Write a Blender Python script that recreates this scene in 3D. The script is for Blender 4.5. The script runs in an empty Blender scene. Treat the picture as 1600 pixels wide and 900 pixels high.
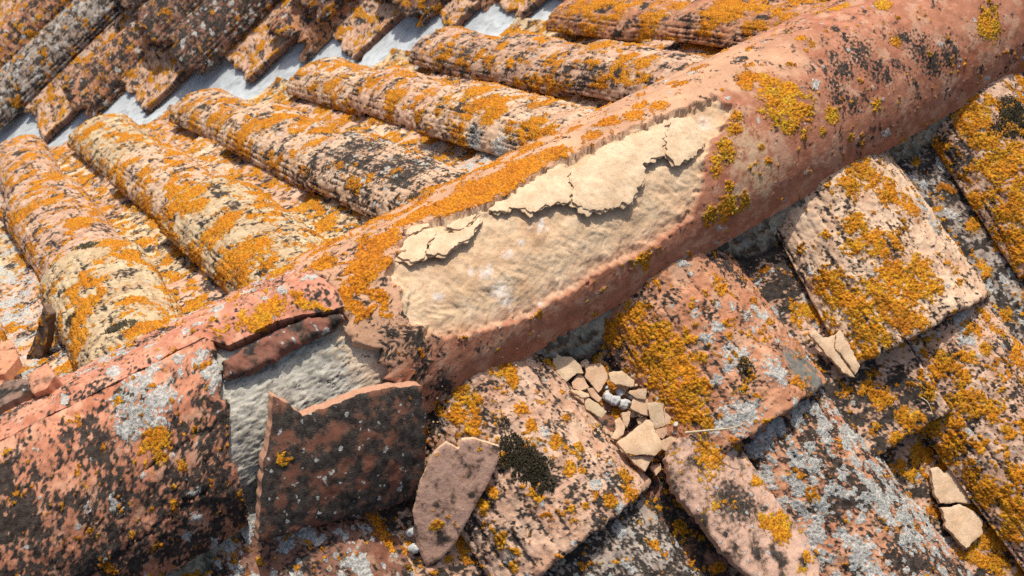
import bpy, math, random, time
import numpy as np
from mathutils import Vector, Matrix, noise as mnoise
from mathutils.bvhtree import BVHTree
from mathutils.geometry import delaunay_2d_cdt
T0 = time.time()
scene = bpy.context.scene
COL = scene.collection

# ------------------------------------------------------------------ camera, light, exposure
YAW, PITCH, ROLL, FPX = 0.5470, 0.8477, -0.0706, 1608.45
CAM = np.array([0.0, -0.5609, 0.6618])
def _basis():
    f = np.array([math.sin(YAW)*math.cos(PITCH), math.cos(YAW)*math.cos(PITCH), -math.sin(PITCH)])
    r = np.array([math.cos(YAW), -math.sin(YAW), 0.0]); u = np.cross(r, f)
    return math.cos(ROLL)*r+math.sin(ROLL)*u, -math.sin(ROLL)*r+math.cos(ROLL)*u, f
CR, CU, CF = _basis()
cd = bpy.data.cameras.new('camera'); co = bpy.data.objects.new('camera', cd); COL.objects.link(co)
co.matrix_world = Matrix(((CR[0], CU[0], -CF[0], CAM[0]), (CR[1], CU[1], -CF[1], CAM[1]), (CR[2], CU[2], -CF[2], CAM[2]), (0, 0, 0, 1)))
cd.sensor_width = 36.0; cd.lens = FPX/1600*36; cd.clip_start = 0.02; cd.clip_end = 200
cd.dof.use_dof = True; cd.dof.focus_distance = 0.98; cd.dof.aperture_fstop = 15.0
scene.camera = co

SUN_AZ = (0.66, 0.75)          # horizontal direction towards the sun
SUN_EL = math.radians(64)
_az = math.atan2(SUN_AZ[1], SUN_AZ[0])
to_sun = Vector((math.cos(_az)*math.cos(SUN_EL), math.sin(_az)*math.cos(SUN_EL), math.sin(SUN_EL)))
sd = bpy.data.lights.new('sun', 'SUN'); sd.energy = 4.5; sd.angle = math.radians(0.6); sd.color = (1.0, 0.965, 0.90)
so = bpy.data.objects.new('sun', sd); COL.objects.link(so)
so.rotation_euler = (-to_sun).to_track_quat('-Z', 'Y').to_euler(); so.location = to_sun*5
wd = bpy.data.worlds.new('World'); scene.world = wd; wd.use_nodes = True
wn = wd.node_tree; bg = wn.nodes['Background']
sky = wn.nodes.new('ShaderNodeTexSky'); sky.sky_type = 'NISHITA'; sky.sun_disc = False; sky.dust_density = 4.0; sky.ozone_density = 0.6
sky.sun_elevation = SUN_EL; sky.sun_rotation = math.pi/2-_az
wn.links.new(sky.outputs[0], bg.inputs[0]); bg.inputs[1].default_value = 0.15
vs = scene.view_settings; vs.view_transform = 'Standard'; vs.look = 'None'; vs.exposure = -0.08; vs.gamma = 1.0
scene.cycles.use_denoising = False
scene.cycles.max_bounces = 5; scene.cycles.diffuse_bounces = 3

# ------------------------------------------------------------------ helpers: measured geometry of the place
R, ZR, ZL, RH = 0.11, -0.0244, -0.0187, 0.0917     # ridge half width, plane heights, ridge height
TL, TR = math.tan(0.4715), math.tan(0.4598)
ZC = ZR-0.01
def ray(x, y):
    d = CF+CR*(x-800)/FPX-CU*(y-450)/FPX
    return d/np.linalg.norm(d)
def on_plane(x, y, n, c):
    d = ray(x, y); return CAM+(c-n@CAM)/(n@d)*d
NR = np.array([0, -TR, 1.0]); NR1 = NR/np.linalg.norm(NR)
NL = np.array([0, TL, 1.0]); NL1 = NL/np.linalg.norm(NL)
TO = 0.954*TL
NO = np.array([-TO, 0, 1.0]); NO1 = NO/np.linalg.norm(NO)
VY0 = 1.649+0.14+0.954*0.012
def valley(x):
    y = VY0-0.954*x; return np.array([x, y, ZL-0.09-y*TL])
CO = valley(0.0)[2]
def onR(x, y, off=0.0): return on_plane(x, y, NR, ZR+off+R*TR)
def onL(x, y, off=0.0): return on_plane(x, y, NL, ZL+off)
def onO(x, y, off=0.0): return on_plane(x, y, NO, CO+off)
def pR(x, y, off=0.0): return np.array([x, y, ZR+off+(y+R)*TR])
def pL(x, y, off=0.0): return np.array([x, y, ZL+off-y*TL])
def pO(x, y, off=0.0): return np.array([x, y, CO+off+x*TO])
def on_ridge(px, py, e=1.0):
    """photo point -> (x, theta) on the ridge; theta 0 = foot on the near side, 90 = crest"""
    d = ray(px, py); a, b = R*e, RH*e; o = CAM-np.array([0, 0, ZC])
    A = (d[1]/a)**2+(d[2]/b)**2; B = 2*(o[1]*d[1]/a**2+o[2]*d[2]/b**2); C = (o[1]/a)**2+(o[2]/b)**2-1
    D = B*B-4*A*C; t = (-B-math.sqrt(max(D, 0)))/(2*A); P = CAM+t*d
    return P[0], math.atan2((P[2]-ZC)/b, -P[1]/a)
def sstep(a, b, x):
    t = np.clip((x-a)/(b-a), 0, 1); return t*t*(3-2*t)

def field(rng, shape, du, dv, l0, l1, beta=1.1, ani=1.0):
    """band limited 1/f noise on a regular grid (metres), zero mean, unit deviation; ani>1 stretches along u"""
    nu, nv = shape
    pu, pv = nu+int(0.5*l0/du)+2, nv+int(0.5*l0/dv)+2
    ku = np.fft.fftfreq(pu, du)[:, None]*ani; kv = np.fft.rfftfreq(pv, dv)[None, :]
    k = np.sqrt(ku*ku+kv*kv)
    amp = np.where(k > 0, np.maximum(k, 1.0/l0)**-(beta+0.5), 0)
    amp = amp/(1+(k*l1)**4)/(1+(0.7/(np.maximum(k, 1e-6)*l0))**4)
    w = np.fft.rfft2(rng.standard_normal((pu, pv)))
    f = np.fft.irfft2(w*amp, s=(pu, pv))[:nu, :nv]
    return ((f-f.mean())/(f.std()+1e-9)).astype(np.float32)
def discs(rng, shape, du, dv, n, r0, r1):
    out = np.full(shape, -1.0, np.float32); nu, nv = shape
    for _ in range(n):
        cu, cv = rng.uniform(0, nu), rng.uniform(0, nv); r = r0*(r1/r0)**(rng.uniform()**1.8)
        a0, a1 = int(max(0, cu-1.5*r/du)), int(min(nu, cu+1.5*r/du+1)); b0, b1 = int(max(0, cv-1.5*r/dv)), int(min(nv, cv+1.5*r/dv+1))
        if a1 <= a0 or b1 <= b0: continue
        uu = (np.arange(a0, a1)-cu)[:, None]*du; vv = (np.arange(b0, b1)-cv)[None, :]*dv
        q = rng.uniform(0.7, 1.3)
        d = 1-np.sqrt((uu*q)**2+(vv/q)**2)/r
        out[a0:a1, b0:b1] = np.maximum(out[a0:a1, b0:b1], d)
    return out

# ------------------------------------------------------------------ materials
def newmat(name):
    m = bpy.data.materials.new(name); m.use_nodes = True; t = m.node_tree
    b = t.nodes['Principled BSDF']; b.inputs['Roughness'].default_value = 0.9
    b.inputs['Specular IOR Level'].default_value = 0.25
    return m, t, b
class NT:
    def __init__(s, t): s.t = t
    def n(s, k, **kw):
        x = s.t.nodes.new(k)
        for a, b in kw.items(): setattr(x, a, b)
        return x
    def lk(s, a, b): s.t.links.new(a, b)
    def noise(s, scale, detail=4, rough=0.6, vec=None):
        x = s.n('ShaderNodeTexNoise'); x.inputs['Scale'].default_value = scale
        x.inputs['Detail'].default_value = detail; x.inputs['Roughness'].default_value = rough
        s.lk(vec or s.vec, x.inputs['Vector']); return x.outputs[0]
    def vor(s, scale, feature='F1'):
        x = s.n('ShaderNodeTexVoronoi', feature=feature); x.inputs['Scale'].default_value = scale
        s.lk(s.vec, x.inputs['Vector']); return x.outputs['Distance']
    def m(s, op, a, b=None, c=None, clamp=False):
        x = s.n('ShaderNodeMath', operation=op, use_clamp=clamp)
        for i, v in enumerate((a, b, c)):
            if v is None: continue
            if isinstance(v, (int, float)): x.inputs[i].default_value = v
            else: s.lk(v, x.inputs[i])
        return x.outputs[0]
    def mr(s, v, a, b, c=0.0, d=1.0, smooth=True):
        x = s.n('ShaderNodeMapRange', interpolation_type='SMOOTHSTEP' if smooth else 'LINEAR')
        s.lk(v, x.inputs[0])
        for i, q in enumerate((a, b, c, d)): x.inputs[i+1].default_value = q
        return x.outputs[0]
    def mix(s, f, a, b, blend='MIX'):
        x = s.n('ShaderNodeMix', data_type='RGBA', blend_type=blend)
        for sock, v in ((x.inputs[0], f), (x.inputs[6], a), (x.inputs[7], b)):
            if isinstance(v, (int, float)): sock.default_value = v
            elif isinstance(v, tuple): sock.default_value = (*v, 1)
            else: s.lk(v, sock)
        return x.outputs[2]
    def bump(s, h, strength, dist, nrm=None):
        x = s.n('ShaderNodeBump'); x.inputs['Strength'].default_value = strength; x.inputs['Distance'].default_value = dist
        s.lk(h, x.inputs['Height'])
        if nrm is not None: s.lk(nrm, x.inputs['Normal'])
        return x.outputs[0]

def clay_material():
    """weathered clay: base colour and growth masks come from mesh attributes, grain and edges from noise"""
    m, t, b = newmat('weathered_clay'); N = NT(t)
    N.vec = N.n('ShaderNodeTexCoord').outputs['Object']
    ac = N.n('ShaderNodeAttribute', attribute_name='col').outputs['Color']
    amn = N.n('ShaderNodeAttribute', attribute_name='msk'); am = amn.outputs['Color']; fresh = amn.outputs['Alpha']
    hue = N.n('ShaderNodeAttribute', attribute_name='col').outputs['Alpha']
    worn = N.m('SUBTRACT', 1.0, fresh)
    sep = N.n('ShaderNodeSeparateColor'); N.lk(am, sep.inputs[0])
    n1 = N.noise(420, 5, 0.68); n2 = N.noise(1100, 3, 0.6); n3 = N.noise(60, 4, 0.6); n4 = N.noise(190, 4, 0.65)
    f1 = N.m('SUBTRACT', n1, 0.5); f2 = N.m('SUBTRACT', n2, 0.5); f4 = N.m('SUBTRACT', n4, 0.5)
    fine = N.m('ADD', N.m('MULTIPLY', f1, 0.55), N.m('MULTIPLY', f2, 0.35))
    # clay
    clay = N.mix(N.mr(n3, 0.3, 0.7), ac, N.mix(0.5, ac, (0.86, 0.78, 0.70), 'MULTIPLY'))
    clay = N.mix(N.m('MULTIPLY', N.mr(n1, 0.45, 0.75, 0, 0.35), N.m('MULTIPLY_ADD', worn, .8, .2)), clay, N.mix(1.0, clay, (0.62, 0.52, 0.46), 'MULTIPLY'))
    clay = N.mix(N.m('MULTIPLY', N.mr(n2, 0.62, 0.70, 0, 0.55), N.m('MULTIPLY_ADD', worn, .8, .2)), clay, N.mix(1.0, clay, (0.35, 0.28, 0.24), 'MULTIPLY'))
    # growths
    km = N.m('ADD', sep.outputs[1], fine)
    clay = N.mix(N.mr(km, 0.20, 0.62, 0, 0.72), clay, N.mix(0.35, (0.13, 0.082, 0.055), N.mix(1.0, clay, (0.5, 0.42, 0.36), 'MULTIPLY')))
    k = N.mr(km, 0.46, 0.74)
    dark = N.mix(N.mr(n4, 0.35, 0.7), (0.018, 0.016, 0.014), (0.075, 0.062, 0.050))
    c = N.mix(N.m('MULTIPLY', k, 0.93), clay, dark)
    w = N.mr(N.m('ADD', sep.outputs[2], N.m('MULTIPLY', fine, 0.8)), 0.44, 0.58)
    white = N.mix(N.mr(n1, 0.35, 0.65), (0.26, 0.255, 0.225), (0.60, 0.58, 0.52))
    c = N.mix(N.m('MULTIPLY', w, 0.92), c, white)
    o = N.mr(N.m('ADD', N.m('ADD', sep.outputs[0], N.m('MULTIPLY', f4, 0.75)), N.m('MULTIPLY', fine, 0.85)), 0.45, 0.56)
    n5 = N.noise(28, 3, 0.5)
    org = N.mix(N.mr(n1, 0.36, 0.66), (0.34, 0.105, 0.004), (0.74, 0.315, 0.010))
    org = N.mix(N.mr(n3, 0.40, 0.62), org, N.mix(N.mr(n1, 0.36, 0.66), (0.27, 0.135, 0.006), (0.72, 0.42, 0.020)))
    org = N.mix(N.mr(n4, 0.56, 0.72, 0, 0.8), org, (0.50, 0.145, 0.006))
    org = N.mix(N.m('MULTIPLY', hue, 0.75), org, N.mix(N.mr(n1, 0.36, 0.66), (0.30, 0.075, 0.003), (0.70, 0.235, 0.007)))
    org = N.mix(N.mr(n5, 0.52, 0.68, 0, 0.55), org, N.mix(N.mr(n1, 0.36, 0.66), (0.20, 0.055, 0.006), (0.52, 0.155, 0.010)))
    org = N.mix(N.m('MULTIPLY', N.mr(sep.outputs[0], 0.60, 0.80), N.mr(n4, 0.42, 0.62, 0, 0.75)), org, N.mix(N.mr(n1, 0.36, 0.66), (0.24, 0.070, 0.005), (0.56, 0.20, 0.010)))
    org = N.mix(N.mr(N.noise(330, 2, 0.5), 0.66, 0.76, 0, 0.5), org, (0.55, 0.46, 0.30))
    c = N.mix(o, c, org)
    N.lk(c, b.inputs['Base Color'])
    gran = N.m('SUBTRACT', 1.0, N.vor(430))
    h = N.m('ADD', N.m('MULTIPLY', f1, 0.42), N.m('MULTIPLY', f2, 0.22))
    h = N.m('ADD', h, N.m('MULTIPLY', f4, 0.25))
    h = N.m('ADD', h, N.m('MULTIPLY', o, N.m('MULTIPLY_ADD', gran, 1.0, 0.3)))
    h = N.m('ADD', h, N.m('MULTIPLY', w, N.m('MULTIPLY_ADD', f1, 1.0, 0.35)))
    h = N.m('ADD', h, N.m('MULTIPLY', k, N.m('MULTIPLY', f2, 1.4)))
    rg = N.n('ShaderNodeTexNoise', noise_type='RIDGED_MULTIFRACTAL'); N.lk(N.vec, rg.inputs['Vector']); rg.inputs['Scale'].default_value = 85; rg.inputs['Detail'].default_value = 6
    h = N.m('ADD', h, N.m('MULTIPLY', fresh, N.m('MULTIPLY', rg.outputs[0], 0.55)))
    fl = N.n('ShaderNodeMath', operation='SNAP'); N.lk(N.noise(90, 5, 0.6), fl.inputs[0]); fl.inputs[1].default_value = 0.07
    h = N.m('ADD', h, N.m('MULTIPLY', fresh, N.m('MULTIPLY', fl.outputs[0], 0.9)))
    N.lk(N.bump(h, 0.85, 0.0012), b.inputs['Normal'])
    return m
def simple_material(name, cols, scale, bump_d, rough=0.9, pits=0.0):
    """one stony colour pair broken up by noise, with grain and optional dark pits"""
    m, t, b = newmat(name); N = NT(t); N.vec = N.n('ShaderNodeTexCoord').outputs['Object']
    b.inputs['Roughness'].default_value = rough
    ac = N.n('ShaderNodeAttribute', attribute_name='col').outputs['Color']
    n1 = N.noise(scale, 6, 0.65); n2 = N.noise(scale*5, 4, 0.7); n3 = N.noise(scale*16, 3, 0.6)
    c = N.mix(N.mr(n1, 0.35, 0.65), cols[0], cols[1]); c = N.mix(1.0, c, ac, 'MULTIPLY')
    c = N.mix(N.mr(n2, 0.45, 0.75, 0, 0.45), c, N.mix(1.0, c, (0.6, 0.56, 0.5), 'MULTIPLY'))
    h = N.m('ADD', n2, N.m('MULTIPLY', n3, 0.5))
    if pits:
        pm = N.mr(N.m('ADD', N.vor(scale*9), N.m('MULTIPLY', n2, 0.25)), 0.20, 0.32)
        c = N.mix(N.m('MULTIPLY', N.m('SUBTRACT', 1.0, pm), pits), c, N.mix(1.0, c, (0.30, 0.27, 0.24), 'MULTIPLY'))
        h = N.m('ADD', h, N.m('MULTIPLY', pm, 0.6))
    N.lk(c, b.inputs['Base Color']); N.lk(N.bump(h, 0.8, bump_d), b.inputs['Normal'])
    return m
M_CLAY = clay_material()
M_MORTAR = simple_material('lime_mortar', ((0.36, 0.335, 0.28), (0.54, 0.51, 0.43)), 45, 0.0007, pits=0.6)
M_CREAM = simple_material('fresh_clay_break', ((0.57, 0.40, 0.245), (0.67, 0.50, 0.33)), 60, 0.0006, pits=0.25)
M_METAL = simple_material('painted_valley_sheet', ((0.44, 0.47, 0.48), (0.52, 0.55, 0.555)), 9, 0.0004, rough=0.55)
M_LIGHT_STOP = simple_material('dark_light_stop', ((0.03, 0.026, 0.022), (0.06, 0.05, 0.04)), 30, 0.001)
M_MOSS = simple_material('dry_dark_moss', ((0.045, 0.037, 0.020), (0.085, 0.068, 0.036)), 120, 0.0005)
M_STONE = simple_material('pale_grit', ((0.46, 0.45, 0.41), (0.62, 0.60, 0.56)), 150, 0.0006)
M_STRAW_SLIVER = simple_material('straw_and_sliver', ((0.50, 0.40, 0.24), (0.62, 0.52, 0.34)), 200, 0.0003)

# ------------------------------------------------------------------ object helpers
def tag(o, label=None, cat=None, group=None, kind=None):
    for k, v in (('label', label), ('category', cat), ('group', group), ('kind', kind)):
        if v: o[k] = v
    return o
def empty(name, loc, label, cat, group=None, kind=None):
    o = bpy.data.objects.new(name, None); COL.objects.link(o); o.location = Vector(loc); o.empty_display_size = 0.05
    return tag(o, label, cat, group, kind)
def world_loc(o):
    v = Vector(o.location)
    while o.parent: o = o.parent; v += o.location
    return v
def mesh_object(name, V, F, mat, parent=None, col=None, msk=None, smooth=True):
    """V (n,3) world coordinates; F list of index arrays (quads and triangles)"""
    V = np.asarray(V, np.float64); c = 0.5*(V.min(0)+V.max(0))
    me = bpy.data.meshes.new(name)
    me.vertices.add(len(V)); me.vertices.foreach_set('co', (V-c).astype(np.float32).ravel())
    loops = np.concatenate([f.ravel() for f in F]).astype(np.int32)
    tot = np.concatenate([np.full(len(f), f.shape[1], np.int32) for f in F])
    st = np.concatenate([[0], np.cumsum(tot)[:-1]]).astype(np.int32)
    me.loops.add(len(loops)); me.loops.foreach_set('vertex_index', loops)
    me.polygons.add(len(tot)); me.polygons.foreach_set('loop_start', st); me.polygons.foreach_set('loop_total', tot)
    if smooth: me.polygons.foreach_set('use_smooth', np.ones(len(tot), bool))
    me.update(calc_edges=True)
    for nm, a in (('col', col if col is not None else np.ones((len(V), 3))), ('msk', msk)):
        if a is None: continue
        at = me.attributes.new(nm, 'FLOAT_COLOR', 'POINT')
        a = np.asarray(a); q = np.zeros((len(V), 4), np.float32); q[:, :a.shape[1]] = a; at.data.foreach_set('color', q.ravel())
    me.materials.append(mat)
    o = bpy.data.objects.new(name, me); COL.objects.link(o)
    if parent is not None:
        o.parent = parent; o.location = Vector(c)-world_loc(parent)
    else: o.location = Vector(c)
    return o
def grid_faces(nu, nv, base=0, flip=False):
    i = np.arange(nu*nv).reshape(nu, nv)+base
    q = np.stack([i[:-1, :-1], i[1:, :-1], i[1:, 1:], i[:-1, 1:]], -1).reshape(-1, 4)
    return q[:, ::-1] if flip else q
def grid_normals(P):
    du = np.gradient(P, axis=0); dv = np.gradient(P, axis=1)
    n = np.cross(dv, du); return n/(np.linalg.norm(n, axis=-1, keepdims=True)+1e-12)

# ------------------------------------------------------------------ surfaces (tiles) declared first, built after the growth spots are known
SURF = []
class Surf:
    def __init__(s, name, parent, ev, dims, res, **kw):
        s.name, s.parent, s.ev, s.dims, s.res, s.kw = name, parent, ev, dims, res, kw
        s.seed = len(SURF)+11; s.blobs = []; SURF.append(s)
def tile(name, parent, P0, P1, N, w0, w1, arch, res, pan=False, pw=1.0, phim=75, twist=0.0, **kw):
    P0, P1 = np.asarray(P0, float), np.asarray(P1, float); L = np.linalg.norm(P1-P0); a = (P1-P0)/L
    s = np.cross(N, a); s /= np.linalg.norm(s); N = np.cross(a, s); pm = math.radians(phim)
    def ev(U, V):
        w = w0+(w1-w0)*U; ph = V*pm
        g = (1-np.cos(ph))/(1-math.cos(pm)); hz = arch*np.abs(g)**pw*(1 if pan else -1)
        lat = w*np.sin(ph)/math.sin(pm)
        hz = hz+lat*twist
        return P0+(P1-P0)*U[..., None]+s*lat[..., None]+N*hz[..., None]
    arc = 2*math.hypot(max(w0, w1), arch)*1.08
    kw.setdefault('thick', 0.014)
    return Surf(name, parent, ev, (L, arc), res, axis=a, up=N, pan=pan, **kw)

near = empty('roof_slope', pR(0.4, -0.3, -0.1), 'near roof slope of lichen-covered clay barrel tiles in front of the ridge', 'roof')
left = empty('roof_slope', pL(0.4, 0.7, -0.1), 'sunlit roof slope of ribbed clay barrel tiles between ridge and pale valley', 'roof')
far = empty('roof_slope', pO(0.6, 1.6, 0.0), 'dark weathered tile roof slope across the pale metal valley', 'roof')
ridge = empty('roof_ridge', (0.3, 0, ZR-0.05), 'diagonal ridge of large rounded clay tiles, one broken and one flaking', 'ridge')

PINK = (0.58, 0.36, 0.238); PALE = (0.66, 0.445, 0.29); CREAM = (0.58, 0.43, 0.25); ORNG = (0.51, 0.235, 0.125)
RED = (0.43, 0.178, 0.100); BROWN = (0.26, 0.118, 0.074); GREY = (0.36, 0.30, 0.25)

# near slope: first course of covers (crest points read on the slope plane), then the course below, then the pans
def nc(u, l, w0, w1, off0=0.0, off1=0.004, **kw):
    tile('cover_tile', near, onR(*u, off0), onR(*l, off1), NR1, w0, w1, kw.pop('arch', 0.036), kw.pop('res', 0.00125), pw=1.0, phim=62, kf=.6, cs=.015, cd=.0018, cg=1.5, **kw)
def ext(u, l, back): # start the tile under the ridge
    a = np.array(u, float); b = np.array(l, float); return tuple(a-(b-a)*back)
nc(ext((740, 585), (925, 836), .22), (925, 836), .074, .082, col=PINK, O=.10, K=.20, W=.04, comb=.85, cap=BROWN)
nc(ext((1055, 425), (1212, 655), .22), (1212, 655), .078, .086, col=ORNG, O=.10, K=.16, W=.10, comb=.55, cap=BROWN)
nc(ext((1325, 262), (1475, 500), .22), (1475, 500), .080, .094, col=PALE, O=.08, K=.08, W=.02, comb=.85, cap=BROWN)
def ncx(x0, x1, y0, y1, o0, o1, w0, w1, **kw):
    tile('cover_tile', near, pR(x0, y0, o0), pR(x1, y1, o1), NR1, w0, w1, .036, kw.pop('res', .00135), pw=1.0, phim=62, kf=.7, cs=.014, cd=.0018, cg=1.3, **kw)
ncx(.880, .872, -.07, -.275, 0, .004, .078, .09, col=PINK, O=.34, K=.16, W=.04, comb=.5, cap=BROWN)
ncx(1.09, 1.09, -.07, -.275, 0, .004, .078, .09, col=PINK, O=.3, K=.16, W=.04, comb=.5, cap=BROWN, res=.003)
ncx(.055, .035, -.07, -.285, -.015, -.008, .074, .085, col=BROWN, O=.08, K=.45, W=.30, comb=.6, cap=BROWN)
ncx(-.15, -.16, -.07, -.285, -.01, -.004, .074, .085, col=BROWN, O=.08, K=.45, W=.30, comb=.6, cap=BROWN, res=.002)
for x0, x1, c, O, K, W in ((.255, .262, GREY, .05, .58, .12), (.458, .470, ORNG, .03, .52, .50), (.668, .690, PINK, .20, .30, .06), (.875, .90, PINK, .3, .2, .08), (.04, .03, BROWN, .06, .4, .3)):
    ncx(x0, x1, -.20, -.56, -.019, -.012, .076, .088, col=c, O=O, K=K, W=W, comb=.8, cap=BROWN, wr=.008)
for i, (x0, x1) in enumerate(((-.06, -.07), (.150, .145), (.350, .340), (.555, .548), (.770, .768), (.985, .985))):
    c, O, K, W = ((PINK, .15, .55, .05), (PINK, .20, .55, .05), (BROWN, .28, .62, .04), (PINK, .12, .64, .03), (GREY, .16, .62, .10), (PINK, .2, .5, .05))[i]
    tile('pan_tile', near, pR(x0, -.07, -.046), pR(x1, -.31, -.042), NR1, .075, .068, .016, .0016, pan=True, phim=60, col=c, O=O, K=K, W=W, comb=.1, cap=BROWN, hue=.4)
    tile('pan_tile', near, pR(x0, -.25, -.074), pR(x1*1.02, -.56, -.068), NR1, .078, .07, .016, .0016, pan=True, phim=60, col=PINK, O=(.1, .1, .2, .3, .36, .3)[i], K=.48, W=.05, comb=.1, cap=BROWN)

# sunlit slope behind the ridge: columns running down to the valley
def yend(x): return 1.649-.954*(x-.012)
LCOL = [(-.165, -.185), (.019, .010), (.197, .187), (.384, .380), (.566, .592), (.735, .785), (.925, .985), (1.12, 1.19)]
LBRK = [(.5, 1.0), (.545, 1.08), (.60, .98), (.53, .93), (.50, .80), (.42, .66), (.4,), ()]
LSTY = [(PINK, .3, .2, .2), (PINK, .30, .16, .05), (CREAM, .36, .13, .07), (PALE, .30, .24, .10), (PALE, .34, .16, .06), (PINK, .30, .24, .05), (ORNG, .40, .18, .06), (ORNG, .3, .2, .1)]
for i, (xa, xb) in enumerate(LCOL):
    br = [.05]+list(LBRK[i])+[max(yend(xb), .3)]
    for j in range(len(br)-1):
        y0, y1 = br[j]-(.05 if j else 0), br[j+1]
        f0, f1 = y0/1.7, y1/1.7
        x0, x1 = xa+(xb-xa)*f0, xa+(xb-xa)*f1
        c, O, K, W = LSTY[i]; K *= 1.35
        if (i, j) == (1, 0): c, K = CREAM, .10
        if (i, j) == (3, 0): O, K, W = .08, .55, .20
        if (i, j) == (2, 1): c = PALE
        c = tuple(.86*q for q in c)
        if (i, j) == (4, 1): c, K = PINK, .2
        rr = .0016 if y0 < .35 else (.0021 if y0 < .8 else .0028)
        sl = math.sin(i*5.1+j*2.7)*.005; wv = math.sin(i*3.3+j*4.1)*.003
        tile('cover_tile', left, pL(x0+sl, y0, -.006), pL(x1-sl, y1, .017), NL1, .056+wv, .071+wv, .038, rr, phim=82, pw=1.1, col=c, O=O, K=K*.7, W=W*.6, comb=.9, cap=PALE, ls=2.3, hue=.7, cs=.0105, cd=.0019, wr=.006, ani=1.4, cg=1.5)
for i in range(len(LCOL)-1):
    xa = .5*(LCOL[i][0]+LCOL[i+1][0]); xb = .5*(LCOL[i][1]+LCOL[i+1][1]); ye = yend(xb)+.05
    br = [.05, .33+.06*(i % 3), .70+.05*((i*2) % 3), 1.08, 1.45]; br = [b for b in br if b < ye-.12]+[ye]
    for j in range(len(br)-1):
        y0, y1 = br[j]-(.04 if j else 0), br[j+1]; x0, x1 = xa+(xb-xa)*y0/1.7, xa+(xb-xa)*y1/1.7
        c = (PALE, PINK, CREAM, PINK)[(i+j) % 4]; rr = .0019 if y0 < .4 else .003
        O, K, W = (.34, .34, .05)
        if i == 0: O, K, W = .18, .3, .45
        if i == 3 and j == 0: O, K, W = .1, .2, .62
        tile('pan_tile', left, pL(x0, y0, -.056), pL(x1, y1, -.042), NL1, .076, .068, .020, rr, pan=True, phim=60, col=c, O=O, K=K, W=W*.7, comb=.15, cap=PALE, ls=1.5, hue=.5, ani=1.5)

# roof across the valley: covers run along the ridge direction and end over the valley sheet
def oc(lo, ln, w, c, O, K, W, off=.10, pan=False, **kw):
    kw['jag'] = kw.get('jag', .004)*1.6; off -= .042; K *= 1.3; c = tuple(.85*q for q in c)
    B = onO(*lo, off+.010)+np.array([.05, 0, .05*TO]); A = B+np.array([ln, 0, ln*TO])-NO1*.010
    if pan: tile('pan_tile', far, A, B, NO1, w, w*.93, .03, .004, pan=True, phim=60, col=c, O=O, K=K, W=W, comb=.1, cap=BROWN, ls=1.5, **kw)
    else: tile('cover_tile', far, A, B, NO1, w*1.02, w*1.14, .050, .0030, phim=80, col=c, O=O, K=K, W=W, comb=1.0, cap=BROWN, ls=1.5, cs=.012, cd=.0024, cg=1.3, **kw)
oc((-150, 40), .95, .078, BROWN, .14, .40, .12)
oc((-130, -30), 1.1, .078, BROWN, .14, .40, .12)
oc((-80, 125), .75, .080, ORNG, .22, .30, .12)
oc((-70, 190), .46, .080, GREY, .14, .30, .20)
oc((150, 10), .5, .080, BROWN, .06, .46, .16, off=.12)
oc((190, 60), .6, .080, BROWN, .08, .40, .12, off=.12)
oc((78, 168), .27, .080, ORNG, .12, .42, .08, off=.085, jag=.008)
oc((240, 98), .6, .084, BROWN, .05, .50, .14, off=.105, jag=.007)
oc((405, 72), .27, .080, ORNG, .10, .24, .05, off=.085, jag=.009)
oc((430, 15), .5, .080, BROWN, .2, .42, .10, off=.12)
oc((575, 18), .5, .086, BROWN, .28, .40, .05, off=.095, jag=.006)
oc((690, 5), .4, .078, ORNG, .05, .25, .05, off=.06)
oc((800, -20), .4, .078, BROWN, .1, .4, .1, off=.08)
BND = np.array([onO(*q, .02) for q in ((-90, 243), (0, 217), (72, 200), (117, 182), (211, 161), (250, 150), (333, 119), (395, 111), (463, 96), (522, 76), (563, 57), (639, 38), (694, 28), (756, 20), (831, 7), (1000, -40))]); BND = BND[np.argsort(BND[:, 1])]
for y in (.70, .86, 1.015, 1.13, 1.275, 1.47, 1.655, 1.86, 2.07, 2.25, 2.36, 2.60):
    xb = float(np.interp(y, BND[:, 1], BND[:, 0])); B = pO(xb+.045, y, .004); A = pO(xb+.5, y, .000)
    tile('pan_tile', far, A, B, NO1, .080, .076, .012, .004, pan=True, phim=60, col=PINK, O=.32, K=.28, W=.05, comb=.1, cap=BROWN, ls=1.5, jag=.006)

# ridge tiles
def ridge_surf(name, x0f, x1f, t0, t1, e, res, drop=None, **kw):
    def ev(U, V):
        th = t0+(t1-t0)*(V*.5+.5); x0, x1 = x0f(th), x1f(th); x = x0+(x1-x0)*U
        if drop is not None: lo = t0-drop(x); th = lo+(t1-lo)*(V*.5+.5)
        ee = e(x, th) if callable(e) else e
        return np.stack([x, -R*ee*np.cos(th), ZC+RH*ee*np.sin(th)], -1)
    L = float(np.max(x1f(np.linspace(t0, t1, 9))-x0f(np.linspace(t0, t1, 9))))
    return Surf(name, ridge, ev, (L, (t1-t0)*.103), res, axis=np.array([1., 0, 0]), up=np.array([0, 0, 1.]), thick=.016, ridge=True, **kw)
def pw_lin(pts):
    xs = np.array([on_ridge(*q)[0] for q in pts]); ts = np.array([on_ridge(*q)[1] for q in pts]); o = np.argsort(ts)
    return lambda th: np.interp(th, ts[o], xs[o])
RA_END = pw_lin([(392, 830), (386, 800), (372, 760), (360, 700), (352, 640), (347, 600), (343, 570), (340, 548)])
CRK = [on_ridge(110, 633), on_ridge(345, 517)]
TH_CR = .5*(CRK[0][1]+CRK[1][1])
const = lambda v: (lambda th: np.zeros_like(th)+v)
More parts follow.
